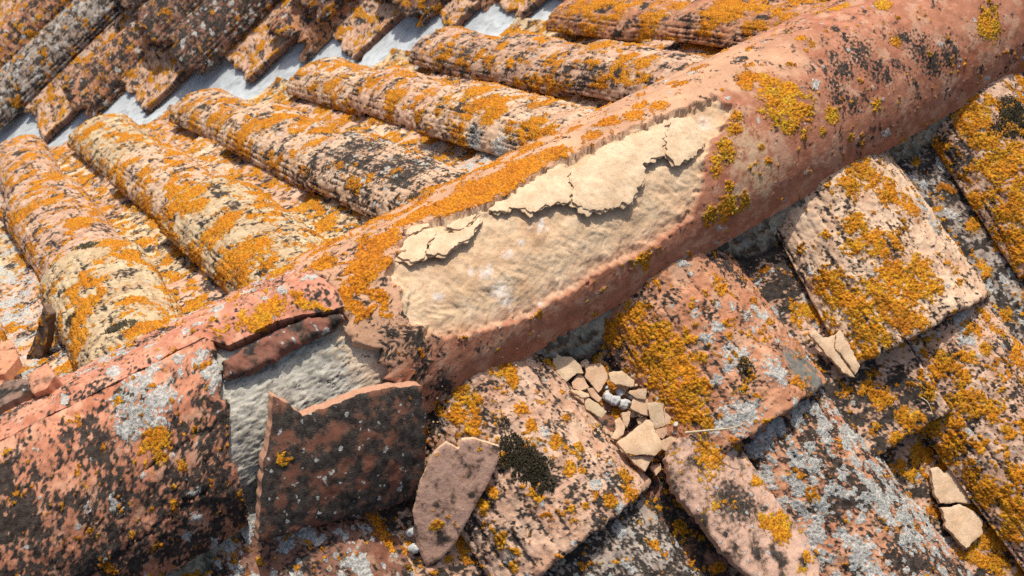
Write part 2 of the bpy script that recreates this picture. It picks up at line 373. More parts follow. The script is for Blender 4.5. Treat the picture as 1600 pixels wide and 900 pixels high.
ra = ridge_surf('ridge_tile', const(-.42), RA_END, math.radians(-4), TH_CR-.012, 1.02, .0013, col=RED, O=.05, K=.58, W=.07, comb=0, cap=RED, jag=.002, style='A', kf=.45, ls=.7)
RS_END = pw_lin([(478, 488), (500, 478), (512, 462), (505, 440), (490, 425), (470, 412)])
rs = ridge_surf('ridge_tile', const(-.42), lambda th: np.interp(th, np.radians([65, 70, 77, 90, 101, 112, 165]), [.160, .160, .163, .164, .164, .164, .16]), TH_CR, math.radians(165), lambda x, th: 1.012-.22*sstep(math.radians(84), math.radians(124), th), .0014, col=(.54, .23, .14), O=.10, K=.16, W=.12, comb=0, cap=BROWN, jag=.002, style='S', kf=.8, drop=lambda x: np.radians(np.interp(x, [.060, .072, .115, .133, .152, .17], [0, 8.5, 9, 11.5, 16, 17])))
RB_END = pw_lin([(605, 640), (598, 600), (592, 562), (575, 548), (560, 535), (545, 505), (525, 475), (505, 445), (495, 425)])
def eB(x, th): return .988+.012*sstep(.6, 1.1, x)-(.17+.05*sstep(.5, .9, x))*sstep(math.radians(78), math.radians(125), th)
rb = ridge_surf('ridge_tile', RB_END, const(1.30), math.radians(0), math.radians(170), eB, .0012, col=RED, O=.035, K=.10, W=.035, comb=0, cap=PALE, jag=.003, style='B')
ra.label = 'crusted dark red ridge tile with snapped end'
rs.label = 'long split upper half of the broken ridge tile'
rb.label = 'smooth red ridge tile with large cream flaked-off area'

# ------------------------------------------------------------------ coarse hit test of all surfaces
cv, cp, own = [], [], []
for i, s in enumerate(SURF):
    nu, nv = max(6, int(s.dims[0]/.008)), max(10, int(s.dims[1]/.006))
    U, V = np.meshgrid(np.linspace(0, 1, nu), np.linspace(-1, 1, nv), indexing='ij')
    P = s.ev(U, V).reshape(-1, 3); b = len(cv); f = grid_faces(nu, nv, b)
    cv.extend(P.tolist()); cp.extend(f.tolist()); own.extend([i]*len(f))
BVH = BVHTree.FromPolygons(cv, cp)
def hit(px, py):
    d = ray(px, py); h = BVH.ray_cast(Vector(CAM), Vector(d))
    if h[0] is None: return None
    n = h[1]
    if n.dot(Vector(d)) > 0: n = -n
    return np.array(h[0]), np.array(n), own[h[2]], h[3]

# ------------------------------------------------------------------ where growths sit (photo points -> spots on the surfaces)
BLOBS = {
 'o': [(1230,165,38),(1210,140,22),(1170,125,18),(1190,125,14),(1545,40,20),(1250,60,7),(1300,180,12),(1370,165,9),(1310,12,14),(1380,8,12),(1400,65,8),(1135,235,16),(1125,250,13),(1145,200,13),(1150,182,9),(1118,268,9),(1135,325,20),(1160,318,12),(1110,330,8),(1008,382,12),(1005,400,12),(1010,418,7),(1140,290,8),(1200,250,6),(1190,230,5),(1285,205,6),(1330,215,6),
  (950,190,16),(990,180,14),(1030,165,12),(1050,130,8),(925,212,12),(1000,165,10),(860,240,18),(820,258,22),(780,282,25),(740,302,25),(700,320,20),(660,332,15),(830,230,14),(900,200,10),(635,345,12),(600,375,16),(575,400,14),(560,420,14),(585,395,10),(550,450,12),(540,465,14),(575,455,10),(590,465,12),(550,480,14),(560,490,10),(580,485,10),(605,480,8),(610,490,8),(570,430,10),
  (245,688,19),(250,715,10),(285,725,8),(440,425,20),(405,500,28),(420,485,20),(380,530,20),(430,470,12),(370,545,12),(305,875,24),(295,885,16),
  (715,645,20),(740,630,15),(720,610,14),(790,575,18),(800,590,12),(815,640,12),(740,665,15),(868,690,12),(888,732,11),(905,700,8),(980,745,14),(985,775,15),(952,782,11),(800,885,9),(755,790,12),(770,770,9),(910,735,6),(830,665,10),(915,790,6),
  (1000,520,25),(1020,560,35),(1050,580,35),(1070,610,35),(1080,640,25),(1060,540,25),(990,490,20),(960,520,20),(1095,600,12),(1090,560,12),(1140,525,6),(1135,505,6),(1030,520,20),(1060,650,14),
  (1350,270,25),(1390,300,25),(1420,320,18),(1330,290,18),(1340,350,18),(1370,380,22),(1400,375,15),(1330,385,14),(1295,440,22),(1310,460,22),(1400,430,28),(1430,450,28),(1390,480,33),(1420,500,26),(1360,520,28),(1350,545,18),(1340,480,25),(1440,420,20),(1465,450,12),(1275,490,16),(1255,485,12),(1370,450,20),(1500,440,5),(1525,315,14),(1520,350,12),(1530,260,10),
  (1520,180,22),(1545,215,20),(1565,260,22),(1590,240,18),(1590,300,16),(1580,330,20),(1590,370,20),(1540,260,15),(1510,200,15),(1590,400,12),
  (1375,620,18),(1360,610,12),(1415,650,14),(1450,610,12),(1430,660,16),(1460,665,18),(1405,690,14),(1440,708,16),(1470,710,18),(1490,690,16),(1490,660,14),(1470,570,18),(1500,585,16),(1520,630,20),(1550,640,18),(1495,630,12),(1530,695,12),(1575,675,10),(1520,745,14),(1540,770,22),(1570,780,22),(1590,800,20),(1580,830,15),(1550,850,22),(1530,870,15),(1560,885,14),(1510,555,12),(1540,545,10),(1590,560,15),(1590,740,14),(1270,772,11),(600,830,14),(585,815,14),(610,850,12),
  (380,395,45),(350,420,35),(300,300,30),(330,365,28),(420,320,25),(380,430,25),(750,140,28),(745,165,25),(770,180,22),(940,70,22),(1010,95,20),(420,190,28),(380,210,28),(340,180,22),(500,220,22),(540,185,18),(40,330,28),(180,380,20),(150,440,18),(120,540,25),(110,570,22),(200,470,20),(620,150,20),(520,130,18),(230,330,25),(300,400,22),(480,320,25),(900,12,20),(1190,15,14),(1140,5,16),(280,155,14),(300,190,18)],
 'k': [(1170,400,25),(1200,430,20),(1220,390,20),(1250,440,20),(1190,440,14),(1210,460,12),(1150,390,25),(1130,410,20),(1340,80,22),(1320,110,18),(1370,110,18),(1440,80,20),(1460,100,22),(1480,90,18),(1410,60,14),(1310,150,16),(1335,165,12),(1350,95,16),(1400,100,10),(1165,115,16),(1080,125,20),(1090,112,12),(1060,132,12),(1108,335,12),(630,525,14),(650,530,12),(610,520,10),(575,575,22),(580,600,18),(565,560,12),(645,560,12),(650,580,8),(640,590,8),(745,545,8),(1385,120,14),(1300,130,10),(1500,250,25),(1480,300,20),(1450,250,20),(560,230,35),(600,260,35),(640,270,30),(540,250,28),(680,250,28),(690,90,22),(730,80,22),(1300,90,10),(1340,600,20),(1390,640,25),(1420,620,20),(1400,600,20),(1510,640,8),(1180,720,20),(960,560,25),(900,540,20),(700,600,20),(680,640,25)],
 'w': [(220,600,22),(250,620,25),(230,655,25),(205,645,20),(200,670,16),(330,575,16),(335,600,12),(318,560,14),(180,620,10),(280,560,8),(240,575,10),(290,600,8),(1105,530,13),(1120,512,9),(1150,555,20),(1140,572,9),(1213,580,20),(1222,595,11),(1150,652,24),(1172,640,20),(1120,662,14),(1192,492,14),(1180,480,9),(1212,488,9),(700,655,8),(690,220,25),(740,225,22),(780,235,22),(20,470,25),(15,500,25),(10,440,22),(480,520,10),(405,440,12),(395,455,9),(380,448,10),(1420,280,10),(930,755,9),(1500,490,14),(1510,530,12),(1440,320,12),(1460,350,14)],
 'g': [(1262,580,34),(1240,565,22),(1275,595,22)],
 'p': [(1180,255,40),(1170,220,26),(1195,285,26),(1150,300,18),(1010,420,10)],
 'c': [(700,700,6),(1600,20,40),(1500,20,26),(1200,80,28),(1150,110,10),(870,520,26),(800,560,26),(720,580,26),(290,600,14),(300,640,16),(250,590,10),(170,610,10)],
}
MOSS = [[(805,698,22),(828,725,30),(845,752,20),(790,690,12),(795,715,18)], [(1580,190,30),(1590,180,26)], [(1165,572,14)], [(788,660,10)], [(110,500,11)], [(130,385,14),(145,383,9)], [(188,510,15),(175,515,11),(203,507,11)]]
for kind, lst in BLOBS.items():
    for (x, y, r) in lst:
        h = hit(x, y)
        if h is None: continue
        rec = (kind, h[0], r*h[3]/FPX)
        SURF[h[2]].blobs.append(rec)

# flaked-off area and its outline on ridge tile B, in (x, arc) metres
def rp(pts): return np.array([(a, t*.103) for a, t in (on_ridge(*q) for q in pts)])
SPALL = rp([(1115,150),(1060,170),(1000,193),(940,218),(880,245),(830,272),(790,302),(750,322),(700,335),(640,344),(632,368),(615,402),(600,428),(625,447),(637,480),(641,508),(660,526),(720,528),(770,515),(830,495),(870,470),(900,457),(945,425),(1000,397),(1044,371),(1082,336),(1098,302),(1103,270),(1104,250),(1120,215),(1145,185),(1152,168),(1135,162)])
def poly_sd(poly, X, S):
    """signed distance, positive inside"""
    ins = np.zeros(X.shape, bool); d2 = np.full(X.shape, 1e9)
    n = len(poly)
    for i in range(n):
        a, b = poly[i], poly[(i+1) % n]; e = b-a; wx, wy = X-a[0], S-a[1]
        t = np.clip((wx*e[0]+wy*e[1])/(e@e), 0, 1); d2 = np.minimum(d2, (wx-e[0]*t)**2+(wy-e[1]*t)**2)
        c = (a[1] > S) != (b[1] > S)
        if abs(e[1]) > 1e-12: ins ^= c & (X < e[0]*(S-a[1])/e[1]+a[0])
    return np.where(ins, 1, -1)*np.sqrt(d2)

TRI = [0]
def thr(f, cov): # threshold of a unit normal field for a coverage
    return float(np.quantile(f[::3, ::3], 1-cov)) if cov > 0.001 else 4.0
def build(s):
    kw = s.kw; L, arc = s.dims; rng = np.random.default_rng(s.seed)
    nu, nv = max(8, int(L/s.res)), max(12, int(arc/s.res)); du, dv = L/(nu-1), arc/(nv-1); sh = (nu, nv)
    U, V = np.meshgrid(np.linspace(0, 1, nu), np.linspace(-1, 1, nv), indexing='ij')
    P = s.ev(U, V); up = kw['up']; n = grid_normals(P)
    mid = n[nu//2, nv//2]
    if mid@up < 0: n = -n
    F = lambda l0, l1, b=1.1, ani=1.0: field(rng, sh, du, dv, l0, l1, b, ani)
    style = kw.get('style')
    big, medn, fin, gr = F(.06, .004), F(.02, .002), F(.006, .0012, .6), F(.0032, .0010, .2)
    # growth masks
    ls = kw.get('ls', 1.0); ani = kw.get('ani', 1.0); kf = kw.get('kf', 0.0)
    ffo = .70*F(.045*ls, .003*ls, 1.1, ani)+.36*F(.014*ls, .0015, .8, ani)+.16*gr
    ffk = (.60-.25*kf)*F(.05, .003, 1.0, .6*ani**1.5)+.45*F(.010, .0012, .7, ani)+(.3+.35*kf)*fin
    so, sk = ffo-thr(ffo, kw['O']), ffk-thr(ffk, kw['K'])+.42*F(.11, .012)
    nd = int(kw['W']*L*arc/4.5e-5)
    dw = discs(rng, sh, du, dv, nd, .0016, kw.get('wr', .0085))
    ffw = F(.03, .002)
    sw = 2.0*dw+.5*fin+.25*medn+.55*(ffw-thr(ffw, min(.85, kw['W']*2.2)))-.1
    base = np.zeros(sh+(3,), np.float32)+np.array(kw['col'], np.float32)
    hue = F(.09, .006)[..., None]
    base *= 1+.10*hue*np.array([.6, 1.0, 1.2]); base *= (1+.07*medn)[..., None]
    # pale bloom on crest, redder wear elsewhere
    wear = sstep(.2, 1.4, F(.05, .003)+.4*medn)[..., None]; base = base*(1-.28*wear)+np.array([.66, .50, .34])*.28*wear
    for kind, c, r in s.blobs:
        d = np.linalg.norm(P-c, axis=-1)/r
        m = (1.15-d)+.34*medn*np.clip(1.6-d, 0, 1)+.18*fin
        near_ = d < 2.2
        if kind == 'o': so = np.where(near_, np.maximum(so, 1.6*m-.12), so)
        elif kind == 'k': sk = np.where(near_, np.maximum(sk, 1.1*m+.35*fin-.35), sk)
        elif kind == 'w': sw = np.where(near_, np.maximum(sw, 1.4*m-.15+.25*fin), sw)
        elif kind == 'c': q = np.clip(1.5*m, 0, 1); so -= 2*q; sk -= 1.3*q; sw -= 2*q
        elif kind == 'p': q = (sstep(0, .8, m)*.85)[..., None]; base = base*(1-q)+np.array([.56, .37, .22])*q; sk -= q[..., 0]
        elif kind == 'g': q = sstep(0, .35, m)[..., None]; base = base*(1-q)+np.array([.17, .165, .14])*q; sk -= q[..., 0]; sw -= 2*q[..., 0]
    ro = {'B': .22, 'A': .6}.get(style, 1.0)
    disp = (.0007*big+.00022*medn+.00010*fin)*ro
    # combing grooves along the tile
    if kw['comb'] > 0:
        warp = F(.25, .08)*.0008
        lat = (V*arc/2)+warp
        ncmb = int(arc/kw.get('cs', .0095)); g = np.zeros(sh)
        for q in range(ncmb):
            c0 = (q+.5+rng.uniform(-.32, .32))*arc/ncmb-arc/2; wd_ = max(rng.uniform(.0013, .0024), .75*dv)
            g += rng.uniform(.35, 1.0)*np.exp(-((lat-c0)/wd_)**2)
        pres = sstep(-.9, .9, F(.16, .02, 1.2, .5)+1.5*(kw['comb']-.5))
        g = np.clip(g, 0, 1.2)*pres
        disp -= kw.get('cd', .0012)*g*kw['comb']**.5
        cg = kw.get('cg', .6); sk += cg*g; so -= .45*cg*g; sw -= .7*cg*g
    lip = None
    if style == 'B':
        X = P[..., 0]; S = (math.radians(0)+(math.radians(170))*(V*.5+.5))*.103
        wob = F(.03, .006); sdp = poly_sd(SPALL, X+.0013*wob, S+.0015*F(.02, .005))
        insd = sstep(-.0002, .0016, sdp)
        wal = .62*sstep(0, .0011, sdp)+.38*sstep(.0012, .0030, sdp+.0022*F(.025, .004))
        upper = sstep(-.2, .2, (S-(1.02+.0*X)*.103)/.01)
        # layered, conchoidal break surface
        t1 = F(.06, .003, 1.3, .8); terr = np.floor(t1*2.4)/2.4
        t2 = F(.025, .002, 1.1, .7); terr2 = np.floor(t2*2.2)/2.2
        rel = .0004*terr+.00028*terr2+.0001*t1+.00008*fin
        bowl = .0062+.0030*sstep(0, .03, sdp)
        disp = disp*(1-insd)-wal*bowl+insd*rel
        # curled crust around the upper lip
        rim = np.exp(-np.clip(-sdp, 0, 1)/.006)*(1-insd)
        disp += rim*.0010*sstep(.9, 1.25, S/.103)
        crm = np.array([.65, .455, .280])*(1+.07*hue*np.array([.5, 1, 1.4]))*(1+.05*medn[..., None])
        lowred = (sstep(.030, .012, S-.0*X-.018+.004*medn)*.0)
        edge = sstep(.022, .004, sdp+.004*medn)*sstep(.085, .05, S)
        crm = crm*(1-.45*edge[..., None])+np.array([.50, .22, .13])*.45*edge[..., None]
        crm = crm*(1-.16*sstep(.2, 1.6, F(.05, .004)+.5*medn)-.22*sstep(1.5, 2.4, fin+.4*gr))[..., None]
        base = base*(1-insd[..., None])+crm*insd[..., None]
        for (px, py, r) in ((845,345,9),(852,340,7),(800,390,8),(790,455,14),(800,470,12),(765,425,10),(770,415,7),(690,458,7),(820,370,6),(740,420,6),(1105,183,12),(850,480,5)):
            x0, t0 = on_ridge(px, py); d = np.hypot(X-x0, S-t0*.103)/(r*.00062)
            q = (sstep(0, .6, 1-d+.3*medn+.3*fin)*.6*insd)[..., None]; base = base*(1-q)+np.array([.72, .66, .60])*q
        so -= 4*insd; sk -= 4*insd; sw -= 4*insd
        # pale, orange-crusted strip above the lip; bare red below the flaked area
        strip = sstep(1.18, 1.36, S/.103+.05*big)*sstep(.74, .62, X)
        lft = sstep(.250, .215, X+.004*medn)
        pq = np.clip(np.maximum(strip*1.0, lft*sstep(.55, .75, S/.103)), 0, 1)[..., None]*(1-insd[..., None])
        base = base*(1-pq)+np.array([.54, .31, .185])*(1+.08*hue)*pq
        so += strip*(1-insd)*(.35*sstep(.65, .45, X)+.65*sstep(.44, .36, X))
        sk += .35*lft*(1-insd)-.15*strip
        sk -= .9*sstep(.62, .45, S/.103)*sstep(.25, .30, X)*sstep(1.0, .6, X)
        sk -= .5*(1-sstep(.55, .68, X))*(1-lft)
        lip = insd
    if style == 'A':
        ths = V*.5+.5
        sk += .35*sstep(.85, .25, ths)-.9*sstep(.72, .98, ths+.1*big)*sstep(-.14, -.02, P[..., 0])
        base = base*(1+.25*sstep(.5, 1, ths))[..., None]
        # lengthwise crack and plate-like delamination
        for c0, a0, lo, hi in ((.30, .07, -.2, .005), (.56, .05, -.02, .06)):
            cr = np.abs(ths-c0-a0*np.sin(P[..., 0]*18+1)-.012*medn)
            cm = sstep(.012, .002, cr)*sstep(lo-.01, lo, P[..., 0])*sstep(hi+.01, hi, P[..., 0]); disp -= .0022*cm; sk += .8*cm
        pl = F(.05, .003, 1.3); disp += .0005*np.floor(pl*1.6)/1.6
    if style == 'S':
        sk += .5*sstep(.10, .18, P[..., 0])*0
        cr = np.abs(P[..., 0]-.130-.008*np.sin(V*9)-.003*medn); cm = sstep(.0025, .0006, cr); disp -= .002*cm; disp *= .7
        so -= .8*sstep(.06, -.02, P[..., 0]); sk += .25*sstep(.05, .0, P[..., 0])
    smo, smk, smw = sstep(-.1, .35, so), sstep(-.2, .4, sk), sstep(-.05, .3, sw)
    smw2 = smw*(1-smo)
    disp += smo*(.0008+.00042*gr+.00030*fin)*np.clip(.8+.35*ffo, .4, 1.6)+smw2*(.0004+.0003*gr)+smk*.00035*gr
    # worn, chipped edges
    eu1 = (1-U)*L; ev_ = (1-np.abs(V))*arc/2
    jag = kw.get('jag', .0010)
    j1 = F(.06, .004, 1.4)[nu-1]; j1 = (j1-j1.mean())/(j1.std()+1e-6)
    move = jag*np.clip(j1, -2, .8)*1.0
    er = np.minimum(eu1*1.3, ev_*2.5+.001)
    if kw.get('ridge'): er = eu1 if style != 'B' else U*L
    disp -= .0022*np.clip(1-(er/(.0045+.0025*np.clip(medn, -1, 1.5))), 0, 1)**2
    PP = P+n*disp[..., None]
    if style == 'B':
        PP += kw['axis']*((.004*j1)*sstep(.12, 0, U))[..., None]
    else:
        PP += kw['axis']*(move*sstep(1-min(.5, .05/L), 1, U))[..., None]
    msk = np.stack([np.clip(.5+.40*so, 0, .80), np.clip(.5+.42*sk, 0, 1), np.clip(.5+.55*sw, 0, 1), (lip if lip is not None else np.zeros(sh))], -1)
    base = np.concatenate([base, np.full(sh+(1,), kw.get('hue', .45))], -1)
    if style == 'B': base[..., 3] = np.clip(strip+lft, 0, 1)
    Vs = [PP.reshape(-1, 3)]; Fs = [grid_faces(nu, nv)]; Cs = [base.reshape(-1, 4)]; Ms = [msk.reshape(-1, 4)]; off = nu*nv
    th = kw['thick']
    def skirt(E, nE, axis, cE, mE, m=7, bulge=.0012):
        nonlocal off
        k = len(E); tt = np.linspace(0, 1, m)[:, None, None]
        jit = field(rng, (max(m, 8), k), th/m, .0013, .02, .002)[:m, :, None]
        G = E[None]-nE[None]*(th*tt)+axis*(bulge*jit*np.minimum(1, 6*tt))-axis*(.0015*tt)
        capc = np.concatenate([np.array(kw.get('cap', kw['col']))*(1+.12*jit), np.full((m, k, 1), .2)], -1)
        q = np.minimum(1, 3*tt); c = cE[None]*(1-q)+capc*q
        mm = np.broadcast_to(mE[None], (m, k, 4)).copy(); mm[..., 0] = mm[..., 0]*(1-.5*q[..., 0]); mm[..., 2] *= (1-.6*q[..., 0])
        mm[..., 1] = np.clip(mm[..., 1]*(1-.5*q[..., 0])+q[..., 0]*(.18+.16*jit[..., 0]), 0, 1)
        Vs.append(G.reshape(-1, 3)); Fs.append(grid_faces(m, k, off)); Cs.append(c.reshape(-1, 4)); Ms.append(mm.reshape(-1, 4)); off += m*k
    ax = kw['axis']
    if style == 'B': skirt(PP[0], n[0], -ax, base[0], msk[0])
    else: skirt(PP[-1], n[-1], ax, base[-1], msk[-1])
    for e, sg in ((0, -1), (-1, 1)):
        side = np.cross(n[:, e], ax); side = side/np.linalg.norm(side, axis=-1, keepdims=True)
        skirt(PP[:, e], n[:, e], side*0, base[:, e], msk[:, e], m=5)
    # inner side, coarse
    iu, iv = np.unique(np.linspace(0, nu-1, max(4, nu//10)).astype(int)), np.unique(np.linspace(0, nv-1, max(6, nv//6)).astype(int))
    I = (PP-n*th)[np.ix_(iu, iv)]
    Vs.append(I.reshape(-1, 3)); Fs.append(grid_faces(len(iu), len(iv), off)); k = len(iu)*len(iv)
    Cs.append(np.tile(np.append(np.array(kw.get('cap', kw['col'])), .2), (k, 1))); Ms.append(np.tile([0.1, .25, .1, 0], (k, 1))); off += k
    o = mesh_object(s.name, np.concatenate(Vs), Fs, M_CLAY, s.parent, np.concatenate(Cs), np.concatenate(Ms))
    if hasattr(s, 'label'): o['label'] = s.label
    TRI[0] += sum(len(f)*2 for f in Fs)
    s.obj = o
for s in SURF: build(s)
print('tiles', len(SURF), 'tris', TRI[0], round(time.time()-T0, 1), 's')

# ------------------------------------------------------------------ thin plates: flakes, shards, chips
def vnoise(p, f, oct=3):
    return mnoise.fractal(Vector(p)*f, 1.0, 2.0, oct)
def plane_map(o, n, curve=None, cdir=None):
    """2D metres -> 3D on a plane through o; curve = bending radius about the cdir axis"""
    n = np.asarray(n, float); n /= np.linalg.norm(n)
    ex = np.cross([0, 1, 0.0], n) if cdir is None else np.asarray(cdir, float)-n*(np.asarray(cdir, float)@n)
    ex /= np.linalg.norm(ex); ey = np.cross(n, ex)
    def fw(q, h):
        b = 0.0 if curve is None else -(q[:, 1]**2)/(2*curve)
        return o+q[:, :1]*ex+q[:, 1:2]*ey+n*(h+b)[:, None]
    def inv(px, py):
        d = ray(px, py); P = CAM+((o-CAM)@n)/(d@n)*d; return np.array([(P-o)@ex, (P-o)@ey])
    return fw, inv
def ridge_map(e, bow=0.0):
    def fw(q, h):
        th = q[:, 1]/.103; ee = e+h/.10
        return np.stack([q[:, 0], -R*ee*np.cos(th), ZC+RH*ee*np.sin(th)], -1)
    return fw
def plate(name, poly, fw, thick, res=.0018, jit=.0006, relief=.0004, curl=0.0, mat=None, parent=None, col=(1, 1, 1), O=0, K=0, W=0, edge=None, pblobs=(), seed=0, rnd=.0, rw=.0014):
    rng = np.random.default_rng(seed+1000); poly = np.asarray(poly, float)
    c = poly.mean(0); ring = []
    for i in range(len(poly)):
        a, b = poly[i], poly[(i+1) % len(poly)]; k = max(1, int(np.linalg.norm(b-a)/res))
        for j in range(k): ring.append(a+(b-a)*j/k)
    ring = np.array(ring); tn = np.roll(ring, -1, 0)-np.roll(ring, 1, 0); nn = np.stack([tn[:, 1], -tn[:, 0]], -1); nn /= np.linalg.norm(nn, axis=1, keepdims=True)+1e-12
    jj = np.array([vnoise((q[0]+seed, q[1], 0), 180) for q in ring]); ring = ring+nn*(jj*jit*2)[:, None]
    lo, hi = ring.min(0), ring.max(0)
    gx, gy = np.meshgrid(np.arange(lo[0], hi[0], res), np.arange(lo[1], hi[1], res), indexing='ij')
    g = np.stack([gx.ravel(), gy.ravel()], -1)+rng.uniform(-.3, .3, (gx.size, 2))*res
    g = g[poly_sd(ring, g[:, 0], g[:, 1]) > res*.55]
    pts = np.concatenate([ring, g]); nr = len(ring)
    out = delaunay_2d_cdt([Vector(q) for q in pts], [], [list(range(nr))], 1, 1e-9)
    v2 = np.array([(q.x, q.y) for q in out[0]]); tri = np.array([f for f in out[2] if len(f) == 3])
    orig = {}
    for i, l in enumerate(out[3]):
        for q in l:
            if q < nr: orig[q] = i
    rid = np.array([orig[i] for i in range(nr)])
    a = v2[tri]; ar = np.cross(a[:, 1]-a[:, 0], a[:, 2]-a[:, 0]); tri = np.where((ar < 0)[:, None], tri[:, ::-1], tri)
    sdq = poly_sd(ring, v2[:, 0], v2[:, 1])
    nz = np.array([vnoise((q[0]+seed*.37, q[1], seed), 70, 4) for q in v2]); nf = np.array([vnoise((q[0], q[1]+seed, 3), 320, 3) for q in v2])
    rr = np.linalg.norm(v2-c, axis=1); rr = rr/(rr.max()+1e-9)
    base_h = curl*rr**2
    ht = thick+base_h+relief*(nz*1.6+.6*nf)-(.12+rnd)*thick*np.clip(1-sdq/rw, 0, 1)**2
    top = fw(v2, ht); bot = fw(v2, base_h*1.0)
    nt = len(v2)
    mid_ = fw(v2[rid], (ht[rid]*.5+base_h[rid]*.5)+.0*rr[rid]); jn = (top[rid]-bot[rid])
    V = np.concatenate([top, bot, top[rid], mid_+.0003*rng.standard_normal(mid_.shape), bot[rid]])
    i0, i1, i2 = 2*nt, 2*nt+nr, 2*nt+2*nr; k = np.arange(nr); kn = (k+1) % nr
    side = np.concatenate([np.stack([i0+k, i1+k, i1+kn, i0+kn], -1), np.stack([i1+k, i2+k, i2+kn, i1+kn], -1)])
    n2 = np.array([vnoise((q[0]+7, q[1], seed+5), 55, 4) for q in v2])+.35*nf
    n3 = np.array([vnoise((q[0], q[1]+9, seed+8), 75, 4) for q in v2])+.35*nf
    n4 = np.array([vnoise((q[0]+3, q[1]+9, seed+2), 160, 3) for q in v2])+.3*nf
    def sc(f, cov):
        return f-np.quantile(f, 1-cov) if cov > 0 else f*0-2.0
    so_, sk_, sw_ = 2.2*sc(n2, O), 1.6*sc(n3, K), 2.6*sc(n4, W)
    for kind, P, r in pblobs:
        d = np.linalg.norm(top-P, axis=1)/r; m = 1.1-d+.8*nf
        if kind == 'o': so_ = np.maximum(so_, 1.5*m)
        if kind == 'k': sk_ = np.maximum(sk_, 1.2*m)
        if kind == 'w': sw_ = np.maximum(sw_, 1.4*m)
    mt = np.stack([np.clip(.5+.55*so_, 0, 1), np.clip(.5+.42*sk_, 0, 1), np.clip(.5+.55*sw_, 0, 1)], -1)
    top_h = np.clip(mt[:, 0]-.45, 0, .4)*.0022
    V[:nt] = fw(v2, ht+top_h*(1+nf)); V[i0:i1] = V[rid]
    ec = np.array(edge if edge is not None else col)
    cc = np.array(col)*(1+.10*nz)[:, None]
    C = np.concatenate([cc, np.tile(ec, (nt, 1)), np.tile(ec, (3*nr, 1))])
    me = np.concatenate([mt, np.tile([.05, .25, .05], (nt, 1)), np.tile([.05, .28, .08], (3*nr, 1))])
    return mesh_object(name, V, [np.concatenate([tri, tri[:, ::-1]+nt]), side], mat, parent, C, me)
def hits3(pts, lift=0.0):
    """plane through three spots of the scene seen at photo points"""
    Q = [hit(*p)[0] for p in pts]; n = np.cross(Q[1]-Q[0], Q[2]-Q[0]); n /= np.linalg.norm(n)
    if n@(CAM-Q[0]) < 0: n = -n
    return sum(Q)/3+n*lift, n
def px_plate(name, pix, o, n, thick, curve=None, cdir=None, **kw):
    fw, inv = plane_map(o, n, curve, cdir); return plate(name, [inv(*q) for q in pix], fw, thick, **kw)

# flakes still clinging inside the flaked-off area
FL = [
 [(764,324),(791,327),(809,318),(831,329),(860,315),(891,313),(893,290),(888,262),(875,253),(849,270),(800,296)],
 [(894,313),(924,329),(956,324),(991,315),(1002,291),(1011,278),(1009,255),(1042,240),(1038,214),(1048,184),(1000,204),(942,226),(911,252),(891,262),(897,288)],
 [(1045,240),(1058,253),(1084,246),(1102,227),(1093,200),(1082,178),(1051,184),(1041,214)],
 [(630,362),(641,349),(667,345),(669,350),(640,362)],
 [(621,398),(634,369),(667,354),(679,354),(681,362),(666,382),(663,401),(645,406)],
 [(667,393),(683,360),(711,360),(733,352),(750,339),(750,346),(733,371),(711,382),(698,396)],
 [(697,351),(717,339),(744,332),(738,343),(720,357)]]
for i, pl in enumerate(FL):
    q = rp(pl); c = q.mean(0); big_ = i < 3; e0 = .930 if big_ else .934
    # lower, slightly larger layer and the ragged top layer
    rr_ = np.random.default_rng(i+300)
    for lay in (0, 1):
        q2 = c+(q-c)*((1.05 if big_ else 1.10) if lay == 0 else 1.0)+(rr_.normal(0, .0009, q.shape) if lay == 0 else 0)
        plate('clay_flake', q2, ridge_map(e0+.015*lay), .0019, res=.0016, jit=.0020 if big_ else .0012, relief=.0006 if big_ else .0003, curl=.0008*lay, mat=M_CREAM, parent=rb.obj, col=((.98, .95, .90), (1.07, 1.05, 1.02))[lay], seed=i*2+lay+1)

# mortar: core under the broken tile, bed along the near foot
def noise_grid(name, ev, nu, nv, du, dv, amp, mat, parent, colf=None, seed=0, label=None):
    rng = np.random.default_rng(seed+500); U, V = np.meshgrid(np.linspace(0, 1, nu), np.linspace(0, 1, nv), indexing='ij')
    P = ev(U, V); n = grid_normals(P)
    if n[nu//2, nv//2]@(CAM-P[nu//2, nv//2]) < 0: n = -n
    a, b, c = field(rng, (nu, nv), du, dv, .06, .004), field(rng, (nu, nv), du, dv, .016, .002), field(rng, (nu, nv), du, dv, .005, .0012, .5)
    crk = np.abs(field(rng, (nu, nv), du, dv, .07, .004, 1.4)); crk = sstep(.05, .012, crk)*sstep(-.5, .4, a)
    P = P+n*(amp*(a*.55+b*.4+c*.14)-.002*crk)[..., None]
    colr = np.ones((nu, nv, 3)) if colf is None else colf(P, a, b, c, crk)
    o = mesh_object(name, P.reshape(-1, 3), [grid_faces(nu, nv)], mat, parent, colr.reshape(-1, 3))
    if label: o['label'] = label
    return o
def core(U, V):
    x = -.06+.36*U; th = math.radians(-12)+math.radians(114)*V
    ee = -.10*sstep(math.radians(78), math.radians(102), th)+.895+.02*np.sin(x*40)*np.sin(th)-.05*sstep(.185, .215, x)
    return np.stack([x, -R*ee*np.cos(th), ZC+RH*ee*np.sin(th)], -1)
def core_col(P, a, b, c, crk):
    q = sstep(.2, 1.5, b+.6*a)[..., None]; col = np.array([1.0, .98, .95])*(1-q)+np.array([.55, .53, .50])*q
    tan = sstep(.135, .155, P[..., 0]+.005*b)[..., None]; col = col*(1-tan)+np.array([1.25, 1.0, .80])*tan
    return col*(1-.72*crk[..., None])
